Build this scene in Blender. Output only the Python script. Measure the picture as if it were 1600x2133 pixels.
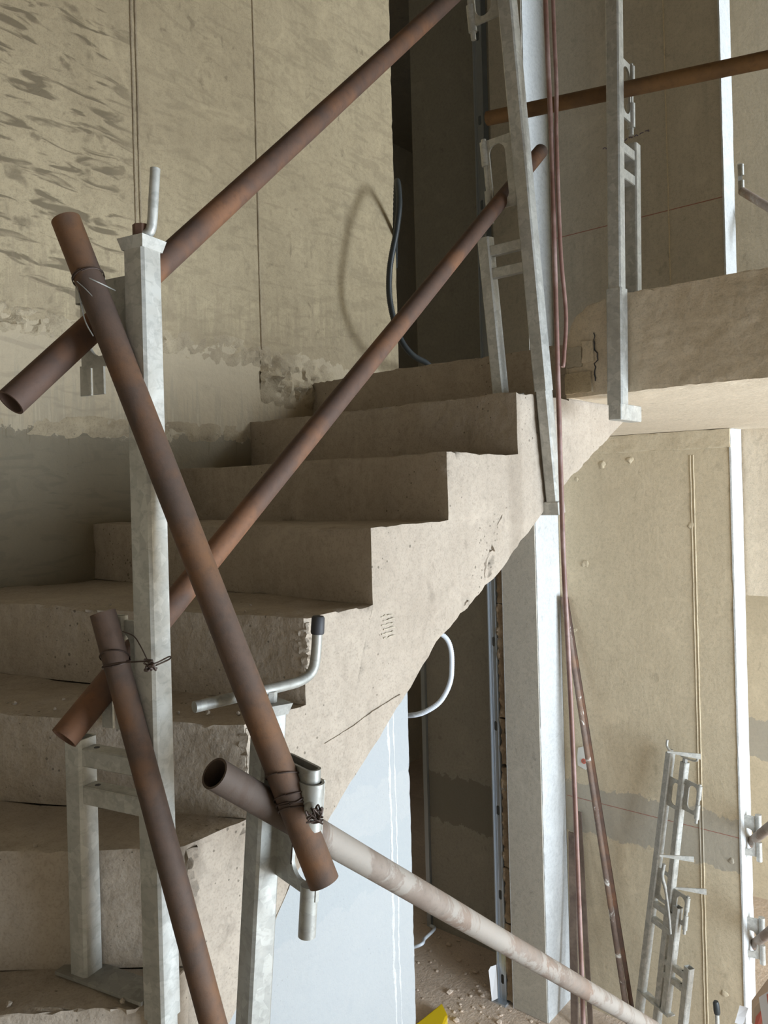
import bpy, bmesh, math, random
from mathutils import Vector, Matrix, noise
random.seed(7)
scene = bpy.context.scene
for o in list(bpy.data.objects):
    bpy.data.objects.remove(o)
COL = scene.collection
PI = math.pi

# ------------------------------------------------------------------ camera
# the building grid is turned against the camera: U runs up the stair, V runs from the stair into the open well
EYE = 2.8                                       # eye height above the lower floor
F_PX, CY_PX, ROLL = 1631.0, 1021.0, 0.0265
U = Vector((0.641, 0.767)).normalized()
V = Vector((U.y, -U.x))

def W(a, b, z):
    """grid position (up-stair, into the well, height relative to the eye) -> world"""
    return Vector((a * U.x + b * V.x, a * U.y + b * V.y, z + EYE))

def D(a, b, z=0.0):
    return Vector((a * U.x + b * V.x, a * U.y + b * V.y, z))

cam = bpy.data.cameras.new('camera')
cam.sensor_fit = 'VERTICAL'
cam.sensor_height = 36.0
cam.lens = F_PX / 2133.0 * 36.0
cam.shift_y = -(1066.5 - CY_PX) / 2133.0
cam.clip_start = 0.02
camo = bpy.data.objects.new('camera', cam)
COL.objects.link(camo)
rx = Vector((1, 0, -ROLL)).normalized()
up = Vector((ROLL, 0, 1)).normalized()
bk = Vector((0, -1, 0))
camo.matrix_world = Matrix(((rx.x, up.x, bk.x, 0), (rx.y, up.y, bk.y, 0), (rx.z, up.z, bk.z, EYE), (0, 0, 0, 1)))
scene.camera = camo

# ------------------------------------------------------------------ sky, window daylight, exposure
world = bpy.data.worlds.new('sky')
scene.world = world
world.use_nodes = True
bg = world.node_tree.nodes['Background']
bg.inputs[0].default_value = (0.62, 0.78, 1.0, 1)
bg.inputs[1].default_value = 0.6

def area(name, a, b, z, sa, sz, power, col, to=(0, -1, 0)):
    l = bpy.data.lights.new(name, 'AREA')
    l.shape = 'RECTANGLE'; l.size = sa; l.size_y = sz; l.energy = power; l.color = col
    o = bpy.data.objects.new(name, l); COL.objects.link(o)
    d = D(*to).normalized()                       # emission direction
    zc = -d
    yc = Vector((0, 0, 1))
    xc = yc.cross(zc).normalized(); yc = zc.cross(xc)
    m = Matrix((xc, yc, zc)).transposed().to_4x4(); m.translation = W(a, b, z)
    o.matrix_world = m
    return o
# daylight standing in the two glazed openings of the facade (lower storey, upper storey)
area('window_daylight', 2.65, 3.35, -1.4, 2.7, 2.7, 490, (0.77, 0.89, 1.0), (0, -1, .0))
area('window_daylight_upper', 4.45, 3.35, 1.9, 1.1, 2.4, 300, (0.77, 0.89, 1.0))
scene.view_settings.view_transform = 'Standard'
scene.view_settings.look = 'None'
scene.view_settings.gamma = 1.0
scene.view_settings.exposure = 0.0
scene.view_settings.use_curve_mapping = False

# ------------------------------------------------------------------ materials
def nodes_of(name):
    m = bpy.data.materials.new(name); m.use_nodes = True
    nt = m.node_tree
    return m, nt, nt.nodes['Principled BSDF']

class NT:
    def __init__(s, nt): s.nt = nt
    def n(s, t, **kw):
        x = s.nt.nodes.new(t)
        for k, v in kw.items(): setattr(x, k, v)
        return x
    def l(s, a, b): s.nt.links.new(a, b)
    def pos(s, obj=False):
        return s.n('ShaderNodeTexCoord').outputs['Object'] if obj else s.n('ShaderNodeNewGeometry').outputs['Position']
    def mapped(s, vec, rot=(0, 0, 0), scale=(1, 1, 1), loc=(0, 0, 0)):
        m = s.n('ShaderNodeMapping'); m.inputs['Rotation'].default_value = rot; m.inputs['Scale'].default_value = scale; m.inputs['Location'].default_value = loc
        s.l(vec, m.inputs['Vector']); return m.outputs[0]
    def noise(s, vec, scale, detail=4, rough=.55, dist=0):
        x = s.n('ShaderNodeTexNoise'); x.inputs['Scale'].default_value = scale; x.inputs['Detail'].default_value = detail
        x.inputs['Roughness'].default_value = rough; x.inputs['Distortion'].default_value = dist
        s.l(vec, x.inputs['Vector']); return x.outputs['Fac']
    def voro(s, vec, scale, feature='F1'):
        x = s.n('ShaderNodeTexVoronoi'); x.feature = feature; x.inputs['Scale'].default_value = scale
        s.l(vec, x.inputs['Vector']); return x.outputs['Distance']
    def ramp(s, fac, pts):
        r = s.n('ShaderNodeValToRGB'); e = r.color_ramp.elements
        while len(e) < len(pts): e.new(.5)
        for i, (p, c) in enumerate(pts):
            e[i].position = p; e[i].color = (c, c, c, 1) if isinstance(c, (int, float)) else (*c, 1)
        s.l(fac, r.inputs[0]); return r.outputs[0]
    def mix(s, fac, c1, c2, mode='MIX'):
        m = s.n('ShaderNodeMix', data_type='RGBA', blend_type=mode)
        for sock, v in ((m.inputs[0], fac), (m.inputs[6], c1), (m.inputs[7], c2)):
            if hasattr(v, 'links') or isinstance(v, bpy.types.NodeSocket): s.l(v, sock)
            elif isinstance(v, (int, float)): sock.default_value = v
            else: sock.default_value = (*v, 1)
        return m.outputs[2]
    def math(s, op, a, b=None, clamp=False):
        m = s.n('ShaderNodeMath', operation=op); m.use_clamp = clamp
        for sock, v in ((m.inputs[0], a), (m.inputs[1], b)):
            if v is None: continue
            if isinstance(v, bpy.types.NodeSocket): s.l(v, sock)
            else: sock.default_value = v
        return m.outputs[0]
    def bump(s, h, strength, dist, prev=None):
        b = s.n('ShaderNodeBump'); b.inputs['Strength'].default_value = strength; b.inputs['Distance'].default_value = dist
        s.l(h, b.inputs['Height'])
        if prev is not None: s.l(prev, b.inputs['Normal'])
        return b.outputs[0]

# rotation that turns world coordinates into grid coordinates (x = up-stair, y = into the well)
GROT = (0, 0, -math.atan2(U.y, U.x))

def concrete(name, light, dark, blotch=.55, pits=.5, streak=0.0, bumpy=.5, zones=None, strokes=0.0, stain=None, spots=.45):
    m, nt, p = nodes_of(name); t = NT(nt)
    g = t.mapped(t.pos(), GROT)
    n1 = t.noise(g, 1.7, 6, .6, .6)
    n2 = t.noise(g, 9, 6, .65)
    n3 = t.noise(g, 60, 3, .6)
    f = t.math('ADD', t.math('MULTIPLY', n1, .6), t.math('MULTIPLY', n2, .4))
    f = t.ramp(f, [(.36, 0.0), (.64, 1.0)])
    f = t.math('MULTIPLY', f, blotch)
    c = t.mix(f, light, dark)
    c = t.mix(t.math('MULTIPLY', t.ramp(n3, [(.45, 0), (.68, 1)]), .38), c, tuple(x * .66 for x in light))
    c = t.mix(t.math('MULTIPLY', t.ramp(t.noise(g, 240, 2, .6), [(.5, 0), (.7, 1)]), .30), c, tuple(x * .6 for x in dark))
    sp = t.ramp(t.noise(t.mapped(g, scale=(1, 1, .75)), 23, 4, .55, .5), [(.60, 0), (.70, 1)])
    spm = t.ramp(t.noise(g, 3.1, 3, .5), [(.42, 0), (.62, 1)])
    c = t.mix(t.math('MULTIPLY', t.math('MULTIPLY', sp, spm), spots), c, tuple(x * .6 for x in dark))
    # pale laitance smears
    c = t.mix(t.math('MULTIPLY', t.ramp(t.noise(g, 4.3, 8, .7, 1.2), [(.54, 0), (.66, 1)]), .35), c, tuple(min(1, x * 1.22) for x in light))
    if streak:
        sv = t.noise(t.mapped(g, scale=(14, 14, .9)), 1.6, 5, .6)
        c = t.mix(t.math('MULTIPLY', t.ramp(sv, [(.5, 0), (.72, 1)]), streak), c, tuple(x * .55 for x in dark))
    if strokes:
        xyz = t.n('ShaderNodeSeparateXYZ'); t.l(g, xyz.inputs[0])
        sv = t.noise(t.mapped(g, rot=(0, math.radians(16), 0), scale=(3.2, 3, 13)), 2.4, 3, .5, .8)
        sm = t.ramp(sv, [(.54, 0), (.62, 1)])
        dv = t.ramp(t.noise(g, 17, 3, .5, .3), [(.6, 0), (.7, 1)])
        sm = t.math('MAXIMUM', sm, t.math('MULTIPLY', dv, .8))
        left = t.ramp(t.math('ADD', xyz.outputs[0], -.6), [(.68, 1), (.80, .25)])
        c = t.mix(t.math('MULTIPLY', t.math('MULTIPLY', sm, left), strokes), c, tuple(x * .62 for x in dark))
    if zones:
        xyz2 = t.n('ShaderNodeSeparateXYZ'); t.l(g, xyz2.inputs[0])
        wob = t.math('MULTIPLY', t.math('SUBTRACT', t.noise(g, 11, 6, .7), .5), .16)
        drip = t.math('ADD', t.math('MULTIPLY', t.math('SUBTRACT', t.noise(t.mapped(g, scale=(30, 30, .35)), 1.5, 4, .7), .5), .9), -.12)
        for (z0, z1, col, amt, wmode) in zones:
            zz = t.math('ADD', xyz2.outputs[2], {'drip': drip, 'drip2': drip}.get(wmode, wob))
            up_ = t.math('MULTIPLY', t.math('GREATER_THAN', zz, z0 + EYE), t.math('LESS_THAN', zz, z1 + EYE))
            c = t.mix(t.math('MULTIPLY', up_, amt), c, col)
    if stain:
        for (sc, lo, hi, col, amt) in stain:
            c = t.mix(t.math('MULTIPLY', t.ramp(t.noise(g, sc, 5, .6, .5), [(lo, 0), (hi, 1)]), amt), c, col)
    # bug holes
    v = t.voro(g, 55)
    vm = t.noise(g, 5.5, 4, .6)
    hole = t.math('LESS_THAN', v, t.math('MULTIPLY', t.math('SUBTRACT', vm, .46), .9))
    c = t.mix(t.math('MULTIPLY', hole, pits * .7), c, tuple(x * .35 for x in dark))
    t.l(c, p.inputs['Base Color'])
    p.inputs['Roughness'].default_value = .92
    p.inputs['Specular IOR Level'].default_value = .2
    h = t.math('ADD', t.math('MULTIPLY', n2, .7), t.math('MULTIPLY', n3, .3))
    nb = t.bump(h, bumpy, .012)
    nb = t.bump(t.math('SUBTRACT', 1.0, hole), pits * .6, .006, nb)
    t.l(nb, p.inputs['Normal'])
    return m

def rusty(name, c1, c2, c3, paint=None, rough=.75, metal=.15, gate=None):
    m, nt, p = nodes_of(name); t = NT(nt)
    g = t.pos(True)
    n1 = t.noise(g, 14, 6, .65, .4); n2 = t.noise(g, 70, 5, .7); n3 = t.noise(g, 5, 4, .6)
    c = t.mix(t.ramp(n1, [(.38, 0), (.62, 1)]), c1, c2)
    c = t.mix(t.math('MULTIPLY', t.ramp(n3, [(.48, 0), (.62, 1)]), .9), c, c3)
    c = t.mix(t.math('MULTIPLY', t.ramp(n2, [(.5, 0), (.75, 1)]), .5), c, tuple(x * .5 for x in c1))
    if paint:
        col, lo, amt = paint
        pf = t.math('MULTIPLY', t.ramp(t.noise(g, 8, 7, .7, .8), [(lo, 0), (lo + .05, 1)]), amt)
        c = t.mix(pf, c, col)
    if gate:                                   # one end of the pipe is bare brown rust
        gx = t.n('ShaderNodeSeparateXYZ'); t.l(g, gx.inputs[0])
        gf = t.ramp(t.math('ADD', t.math('MULTIPLY', t.noise(g, 16, 5, .6), .08), t.math('ADD', gx.outputs[0], gate[0])), [(.5, 1), (.54, 0)])
        c = t.mix(t.math('MULTIPLY', gf, .9), c, gate[1])
    t.l(c, p.inputs['Base Color'])
    p.inputs['Roughness'].default_value = rough; p.inputs['Metallic'].default_value = metal
    t.l(t.bump(t.math('ADD', n1, n2), .25, .002), p.inputs['Normal'])
    return m

def galvanised(name, base=(.54, .535, .50), metal=.35, rough=.48, dirt=.55):
    m, nt, p = nodes_of(name); t = NT(nt)
    g = t.pos(True)
    x = t.n('ShaderNodeTexVoronoi'); x.inputs['Scale'].default_value = 70; t.l(t.mapped(g, scale=(1, 1, .7)), x.inputs['Vector'])
    sp = t.n('ShaderNodeSeparateColor'); t.l(x.outputs['Color'], sp.inputs[0])
    c = t.mix(t.math('MULTIPLY', sp.outputs[0], .6), base, tuple(v * .62 for v in base))
    c = t.mix(t.math('MULTIPLY', t.ramp(t.noise(t.mapped(g, scale=(1, 1, 1.6)), 55, 4, .65, .8), [(.48, 0), (.64, 1)]), .5), c, tuple(v * .58 for v in base))
    c = t.mix(t.math('MULTIPLY', t.ramp(t.noise(g, 9, 7, .7, .6), [(.5, 0), (.68, 1)]), dirt), c, (.33, .31, .27))
    t.l(c, p.inputs['Base Color'])
    p.inputs['Metallic'].default_value = metal
    t.l(t.ramp(t.noise(g, 30, 3, .5), [(.3, rough - .12), (.7, rough + .15)]), p.inputs['Roughness'])
    t.l(t.bump(t.noise(g, 45, 4, .6), .12, .002), p.inputs['Normal'])
    return m

def plain(name, col, rough=.6, metal=0.0, var=.25, scale=30):
    m, nt, p = nodes_of(name); t = NT(nt)
    c = t.mix(t.math('MULTIPLY', t.noise(t.pos(True), scale, 4, .6), var), col, tuple(x * .55 for x in col))
    t.l(c, p.inputs['Base Color']); p.inputs['Roughness'].default_value = rough; p.inputs['Metallic'].default_value = metal
    return m

M = {}
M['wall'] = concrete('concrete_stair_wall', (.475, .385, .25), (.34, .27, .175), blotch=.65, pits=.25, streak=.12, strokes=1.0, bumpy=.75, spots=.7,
    zones=[(.18, .50, (.62, .52, .38), .6, 'wob'), (.05, .50, (.30, .235, .16), .28, 'drip'), (-1.2, .19, (.18, .15, .105), .80, 'wob'), (-.5, .17, (.34, .30, .23), .28, 'drip2'),  # zone under the joint: damp other pour, with shade deepened into its colour
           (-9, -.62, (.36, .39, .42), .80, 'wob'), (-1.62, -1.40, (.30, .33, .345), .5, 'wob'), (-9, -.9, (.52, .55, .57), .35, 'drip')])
M['joint'] = concrete('rough_joint_concrete', (.50, .41, .28), (.28, .22, .15), blotch=.9, pits=.55, bumpy=1.0)
M['stair'] = concrete('stair_concrete', (.425, .362, .295), (.31, .255, .20), blotch=.6, pits=1.0, streak=.14, bumpy=.55, spots=.4)
M['tread'] = concrete('stair_tread_concrete', (.50, .44, .35), (.36, .31, .24), blotch=.7, pits=.3, bumpy=.6)
M['slab'] = concrete('slab_concrete', (.66, .56, .43), (.50, .42, .31), blotch=.5, pits=.35, bumpy=.4)
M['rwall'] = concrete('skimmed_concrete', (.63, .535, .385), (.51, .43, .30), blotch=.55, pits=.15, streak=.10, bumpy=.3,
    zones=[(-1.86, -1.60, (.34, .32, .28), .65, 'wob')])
M['uwall'] = concrete('upper_wall_concrete', (.56, .50, .405), (.44, .39, .31), blotch=.55, pits=.15, streak=.2, bumpy=.3)
M['dark'] = concrete('unseen_blockwork', (.46, .40, .31), (.36, .31, .24))  # walls out of view; tone set for the light they bounce
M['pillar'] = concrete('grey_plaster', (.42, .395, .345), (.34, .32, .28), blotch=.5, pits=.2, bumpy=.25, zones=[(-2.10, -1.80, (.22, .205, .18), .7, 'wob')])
M['board'] = concrete('grey_plasterboard', (.50, .465, .40), (.42, .39, .335), blotch=.5, pits=.15, bumpy=.2)
M['pale'] = concrete('pale_plaster', (.64, .65, .65), (.52, .53, .53), blotch=.5, pits=.2, bumpy=.45)
M['floor'] = concrete('dusty_floor', (.72, .59, .48), (.58, .46, .37), blotch=.8, pits=.4, bumpy=1.0)
M['rust'] = rusty('rusty_pipe', (.118, .066, .045), (.092, .056, .042), (.20, .092, .045))
M['rustd'] = rusty('dark_rusty_pipe', (.108, .066, .046), (.078, .052, .04), (.185, .085, .034))
M['ruste'] = rusty('brown_rail', (.16, .085, .035), (.12, .066, .03), (.21, .11, .04))
M['rustlight'] = rusty('dusty_pipe', (.30, .24, .20), (.24, .185, .15), (.26, .17, .12), paint=((.37, .33, .29), .5, .7))
M['rail3'] = rusty('dusty_pipe_bare_end', (.25, .205, .17), (.20, .155, .125), (.22, .15, .11), paint=((.32, .29, .255), .48, .75), gate=(.825, (.06, .037, .026)))
M['rusts'] = rusty('plaster_spattered_pipe', (.24, .18, .15), (.17, .12, .10), (.28, .17, .11), paint=((.70, .68, .64), .57, 1))
M['galv'] = galvanised('galvanised_steel')
M['galvm'] = galvanised('grey_galvanised_steel', (.37, .365, .335), .35, .5, .55)
M['galvd'] = galvanised('dull_galvanised_steel', (.36, .35, .32), .35, .6, .6)
M['stud'] = plain('bright_zinc_sheet', (.52, .57, .63), .32, .7, .15, 8)
M['rubber'] = plain('black_rubber', (.035, .035, .04), .6)
M['wire'] = plain('annealed_wire', (.075, .05, .04), .55, .5)
M['conduit'] = plain('white_corrugated_plastic', (.66, .70, .76), .45)
M['conduitd'] = plain('dark_plastic_conduit', (.03, .035, .037), .5)
M['hose'] = rusty('brown_rubber_hose', (.24, .13, .105), (.19, .10, .08), (.36, .25, .23), rough=.5, metal=0)
M['wool'] = rusty('mineral_wool', (.34, .26, .18), (.22, .16, .11), (.46, .37, .27), rough=1, metal=0)
M['wood'] = rusty('weathered_board', (.20, .15, .12), (.15, .11, .09), (.25, .19, .15), rough=.9, metal=0)
M['yellow'] = plain('yellow_plastic', (.85, .62, .02), .4, var=.1)
M['white'] = plain('white_plastic', (.74, .74, .76), .5, var=.1)
M['red'] = plain('faded_red_print', (.62, .16, .11), .7)
M['card'] = plain('cardboard', (.55, .42, .31), .85)
M['tag'] = plain('pale_plastic_film', (.72, .70, .64), .35, var=.1)
M['tape'] = plain('masking_tape', (.62, .54, .33), .7, var=.15)
M['ink'] = plain('purple_chalk', (.16, .13, .2), .9)
M['redline'] = plain('dull_red', (.38, .17, .13), .9)

# ------------------------------------------------------------------ mesh helpers
def link_obj(name, bm, mat, parent=None, smooth=None):
    """one mesh object, origin in the middle of its own base"""
    bmesh.ops.recalc_face_normals(bm, faces=bm.faces[:])
    xs = [v.co.x for v in bm.verts]; ys = [v.co.y for v in bm.verts]; zs = [v.co.z for v in bm.verts]
    c = Vector(((min(xs) + max(xs)) / 2, (min(ys) + max(ys)) / 2, min(zs)))
    bmesh.ops.translate(bm, verts=bm.verts[:], vec=-c)
    me = bpy.data.meshes.new(name); bm.to_mesh(me); bm.free()
    if smooth is not None:
        me.polygons.foreach_set('use_smooth', [True] * len(me.polygons))
        me.set_sharp_from_angle(angle=math.radians(smooth))
    me.materials.append(M[mat] if isinstance(mat, str) else mat)
    o = bpy.data.objects.new(name, me); COL.objects.link(o)
    o.location = c
    if parent is not None:
        o.parent = parent
        if parent.get('local') is None:
            o.matrix_parent_inverse = WORLD_INV[parent.name]
    return o

WORLD_INV = {}
def root(name, loc, label, cat, group=None):
    o = bpy.data.objects.new(name, None); COL.objects.link(o)
    o.location = loc; o.empty_display_size = .1
    WORLD_INV[o.name] = Matrix.Translation(-Vector(loc))
    tag(o, label, cat, group); return o

def reg(o):
    WORLD_INV[o.name] = Matrix.Translation(-o.location)
    return o

def sub(name, bm, mat, parent, smooth=None):
    """sub-part of a part whose parent root sits in world coordinates"""
    o = link_obj(name, bm, mat, None, smooth)
    bpy.context.view_layer.update()
    o.parent = parent
    o.matrix_parent_inverse = parent.matrix_world.inverted()
    return o

def tag(o, label=None, cat=None, group=None, kind=None):
    if label: o['label'] = label
    if cat: o['category'] = cat
    if group: o['group'] = group
    if kind: o['kind'] = kind
    return o

def hull8(bm, P):
    vs = [bm.verts.new(p) for p in P]
    for f in ((0, 3, 2, 1), (4, 5, 6, 7), (0, 1, 5, 4), (1, 2, 6, 5), (2, 3, 7, 6), (3, 0, 4, 7)):
        bm.faces.new([vs[i] for i in f])
    return vs

def gbox(bm, a0, a1, b0, b1, z0, z1):
    return hull8(bm, [W(a0, b0, z0), W(a1, b0, z0), W(a1, b1, z0), W(a0, b1, z0), W(a0, b0, z1), W(a1, b0, z1), W(a1, b1, z1), W(a0, b1, z1)])

def lbox(bm, x0, x1, y0, y1, z0, z1):
    return hull8(bm, [Vector(p) for p in ((x0, y0, z0), (x1, y0, z0), (x1, y1, z0), (x0, y1, z0), (x0, y0, z1), (x1, y0, z1), (x1, y1, z1), (x0, y1, z1))])

def prism(bm, bottom, top):
    n = len(bottom)
    b = [bm.verts.new(p) for p in bottom]; t = [bm.verts.new(p) for p in top]
    bm.faces.new(b[::-1]); bm.faces.new(t)
    for i in range(n):
        bm.faces.new((b[i], b[(i + 1) % n], t[(i + 1) % n], t[i]))

def refine(bm, res, only=None):
    bmesh.ops.triangulate(bm, faces=bm.faces[:])
    for _ in range(12):
        if callable(res):
            ed = [e for e in bm.edges if e.calc_length() > res((e.verts[0].co + e.verts[1].co) / 2)]
        else:
            ed = [e for e in bm.edges if e.calc_length() > res and (only is None or only((e.verts[0].co + e.verts[1].co) / 2))]
        if not ed: break
        bmesh.ops.subdivide_edges(bm, edges=ed, cuts=1)
        bmesh.ops.triangulate(bm, faces=[f for f in bm.faces if len(f.verts) > 3])
    bmesh.ops.recalc_face_normals(bm, faces=bm.faces[:])

def graded(fa, fb, near=.03, slope=.35, far=.6):
    """edge length that grows with the distance from an upright arris at (fa, fb)"""
    return lambda p: min(far, near + slope * max(0, (p - W(fa, fb, p.z - EYE)).length - .02))

def roughen(bm, amp=.0016, chip=.012, fs=22, seed=0.0, keep=None, arris=None):
    """uneven cast concrete: small swells on the faces, broken arrises"""
    bm.normal_update()
    off = Vector((seed * 3.1, seed * 1.7, seed))
    mv = []
    for v in bm.verts:
        if keep and keep(v.co): continue
        sharp = any(len(e.link_faces) == 2 and e.calc_face_angle(0) > .5 for e in v.link_edges)
        d = noise.noise((v.co + off) * 9) * amp * 1.6 + noise.noise((v.co + off) * 38) * amp
        if sharp and arris is not None and not arris(v.co):
            if abs(v.co.dot(D(0, 1)) + 1.05) < 1e-4: mv.append((v, D(0, 1) * d))
            continue
        if sharp and chip:
            q = noise.noise((v.co + off) * fs) * .6 + noise.noise((v.co + off) * fs * 3.1) * .5 + .12
            d -= max(0, q) ** 1.3 * chip
        mv.append((v, v.normal * d))
    for v, d in mv: v.co += d

def basis(d):
    d = d.normalized()
    h = Vector((0, 0, 1)) if abs(d.z) < .9 else Vector((1, 0, 0))
    x = d.cross(h).normalized()
    return x, d.cross(x).normalized()

def ring(bm, c, x, y, r, n):
    return [bm.verts.new(c + x * (r * math.cos(2 * PI * i / n)) + y * (r * math.sin(2 * PI * i / n))) for i in range(n)]

def bridge(bm, r0, r1):
    n = len(r0)
    for i in range(n):
        bm.faces.new((r0[i], r0[(i + 1) % n], r1[(i + 1) % n], r1[i]))

def pipe(bm, p0, p1, R, t=.0032, n=28, cuts=1, cut0=None, dent=0):
    """hollow tube with open ends"""
    d = (p1 - p0); x, y = basis(d)
    O, I = [], []
    for k in range(cuts + 1):
        c = p0 + d * (k / cuts)
        rr = R * (1 + dent * noise.noise(c * 6))
        O.append(ring(bm, c, x, y, rr, n)); I.append(ring(bm, c, x, y, R - t, n))
    for k in range(cuts):
        bridge(bm, O[k], O[k + 1]); bridge(bm, I[k + 1], I[k])
    bridge(bm, I[0], O[0]); bridge(bm, O[-1], I[-1])

def rod(bm, pts, r, n=12, closed=False):
    """solid bar swept along points"""
    pts = [Vector(p) for p in pts]
    rs = r if isinstance(r, (list, tuple)) else [r] * len(pts)
    prev = None; rings = []
    for i, p in enumerate(pts):
        a = pts[max(0, i - 1)]; b = pts[min(len(pts) - 1, i + 1)]
        d = (b - a).normalized()
        if prev is None: x, y = basis(d)
        else:
            x = (prev - d * prev.dot(d)).normalized(); y = d.cross(x)
        prev = x
        rings.append(ring(bm, p, x, y, rs[i], n))
    for k in range(len(rings) - 1): bridge(bm, rings[k], rings[k + 1])
    bm.faces.new(rings[0][::-1]); bm.faces.new(rings[-1])

def smooth_path(pts, n=8):
    """Catmull-Rom through points"""
    P = [Vector(p) for p in pts]; out = []
    for i in range(len(P) - 1):
        p0 = P[max(0, i - 1)]; p1 = P[i]; p2 = P[i + 1]; p3 = P[min(len(P) - 1, i + 2)]
        for k in range(n):
            t = k / n
            out.append(.5 * ((2 * p1) + (p2 - p0) * t + (2 * p0 - 5 * p1 + 4 * p2 - p3) * t * t + (3 * p1 - p0 - 3 * p2 + p3) * t ** 3))
    out.append(P[-1]); return out

def sqtube(bm, x, y, z0, z1, w, t=.003, bev=.004):
    """hollow square tube, local axes, rounded corners"""
    def loop(h, z, b):
        pts = []
        for sx, sy in ((1, 1), (-1, 1), (-1, -1), (1, -1)):
            c0 = ((sx * h, sy * (h - b)), (sx * (h - b), sy * h))
            if sx * sy < 0: c0 = c0[::-1]
            pts += c0
        return [bm.verts.new(Vector((x + p[0], y + p[1], z))) for p in pts]
    h = w / 2
    O0, O1 = loop(h, z0, bev), loop(h, z1, bev)
    I0, I1 = loop(h - t, z0, bev * .6), loop(h - t, z1, bev * .6)
    bridge(bm, O0, O1); bridge(bm, I1, I0); bridge(bm, I0, O0); bridge(bm, O1, I1)

def slot_plate(bm, x0, x1, z0, z1, cx, cz, rw, rh, y0, y1, n=40, r=.008):
    """vertical plate with an obround hole"""
    def inner(k):
        a = 2 * PI * k / n
        c, s = math.cos(a), math.sin(a)
        return cx + rw * c, cz + (rh - rw) * (1 if s > 0 else -1 if s < 0 else 0) + rw * s
    def outer(k):
        px, pz = inner(k)
        a = 2 * PI * k / n
        c, s = math.cos(a), math.sin(a)
        hx = (x1 - cx) if c > 0 else (cx - x0)
        hz = (z1 - cz) if s > 0 else (cz - z0)
        m = max(abs(c), abs(s))
        return cx + c / m * hx, cz + s / m * hz
    L = {}
    for nm, fn in (('i', inner), ('o', outer)):
        for y in (y0, y1):
            L[nm, y] = [bm.verts.new(Vector((fn(k)[0], y, fn(k)[1]))) for k in range(n)]
    bridge(bm, L['i', y0], L['o', y0]); bridge(bm, L['o', y1], L['i', y1])
    bridge(bm, L['o', y0], L['o', y1]); bridge(bm, L['i', y1], L['i', y0])

def stadium(bm, cx, cy, z0, z1, lx, ry, t):
    """upright band of obround outline"""
    def loop(z, r, l):
        out = []
        for k in range(24):
            a = 2 * PI * k / 24
            out.append(bm.verts.new(Vector((cx + (l if math.cos(a) > 1e-6 else -l if math.cos(a) < -1e-6 else 0) + r * math.cos(a), cy + r * math.sin(a), z))))
        return out
    O0, O1 = loop(z0, ry, lx), loop(z1, ry, lx)
    I0, I1 = loop(z0, ry - t, lx), loop(z1, ry - t, lx)
    bridge(bm, O0, O1); bridge(bm, I1, I0); bridge(bm, I0, O0); bridge(bm, O1, I1)

BM = bmesh.new

def structure(name, bm, mat, smooth=None, label=None):
    o = link_obj(name, bm, mat, None, smooth); tag(o, label, None, None, 'structure'); reg(o); return o

# ------------------------------------------------------------------ the room shell
ZF, ZS, ZT, ZC = -2.8, .25, .517, 3.55        # lower floor, slab soffit, slab top, upper ceiling
bm = BM(); gbox(bm, -3.0, 9.0, -7.0, 5.0, ZF - .25, ZF)
refine(bm, .05, lambda p: (p - W(3.4, -2.5, ZF)).length < 1.3 and p.z > ZF + EYE - .01)
for v in bm.verts:
    if v.co.z > ZF + EYE - .001: v.co.z += noise.noise(v.co * 7) * .006 + max(0, noise.noise(v.co * 30)) * .006
structure('floor', bm, 'floor', 60, 'dusty bare concrete floor of the lower storey')

# stair wall (runs through both storeys, ends at the doorways)
WB, WE = -2.105, 2.64
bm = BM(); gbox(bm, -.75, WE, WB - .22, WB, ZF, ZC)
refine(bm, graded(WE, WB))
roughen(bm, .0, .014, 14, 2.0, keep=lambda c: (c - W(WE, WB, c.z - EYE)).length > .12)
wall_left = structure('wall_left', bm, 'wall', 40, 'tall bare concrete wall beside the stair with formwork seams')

def wall_strip(name, a0, a1, zfun, hgt, amp, mat, parent, seed, step=.012, bplane=WB):
    """rough pour joint standing proud of the wall, with torn edges"""
    bm = BM(); rows = max(5, int(hgt / .010)); cols = int((a1 - a0) / step)
    G = []
    for i in range(cols + 1):
        a = a0 + (a1 - a0) * i / cols; line = []
        for j in range(rows + 1):
            t = j / rows
            z = zfun(a) + (t - .5) * hgt * (1 + .5 * noise.noise(Vector((a * 3.3, seed, 4))))
            p = Vector((a * 10, z * 10, seed))
            env = math.sin(PI * t) * (.55 + .9 * noise.noise(p * .35))
            d = env * amp * (.35 + noise.noise(p * 2.3) * 1.0 + noise.noise(p * 6.1) * .8) - .0015
            line.append(bm.verts.new(W(a, bplane + (d if 0 < j < rows else -.004), z)))
        G.append(line)
    for i in range(cols):
        for j in range(rows):
            bm.faces.new((G[i][j], G[i + 1][j], G[i + 1][j + 1], G[i][j + 1]))
    return link_obj(name, bm, mat, parent, 50)

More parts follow.
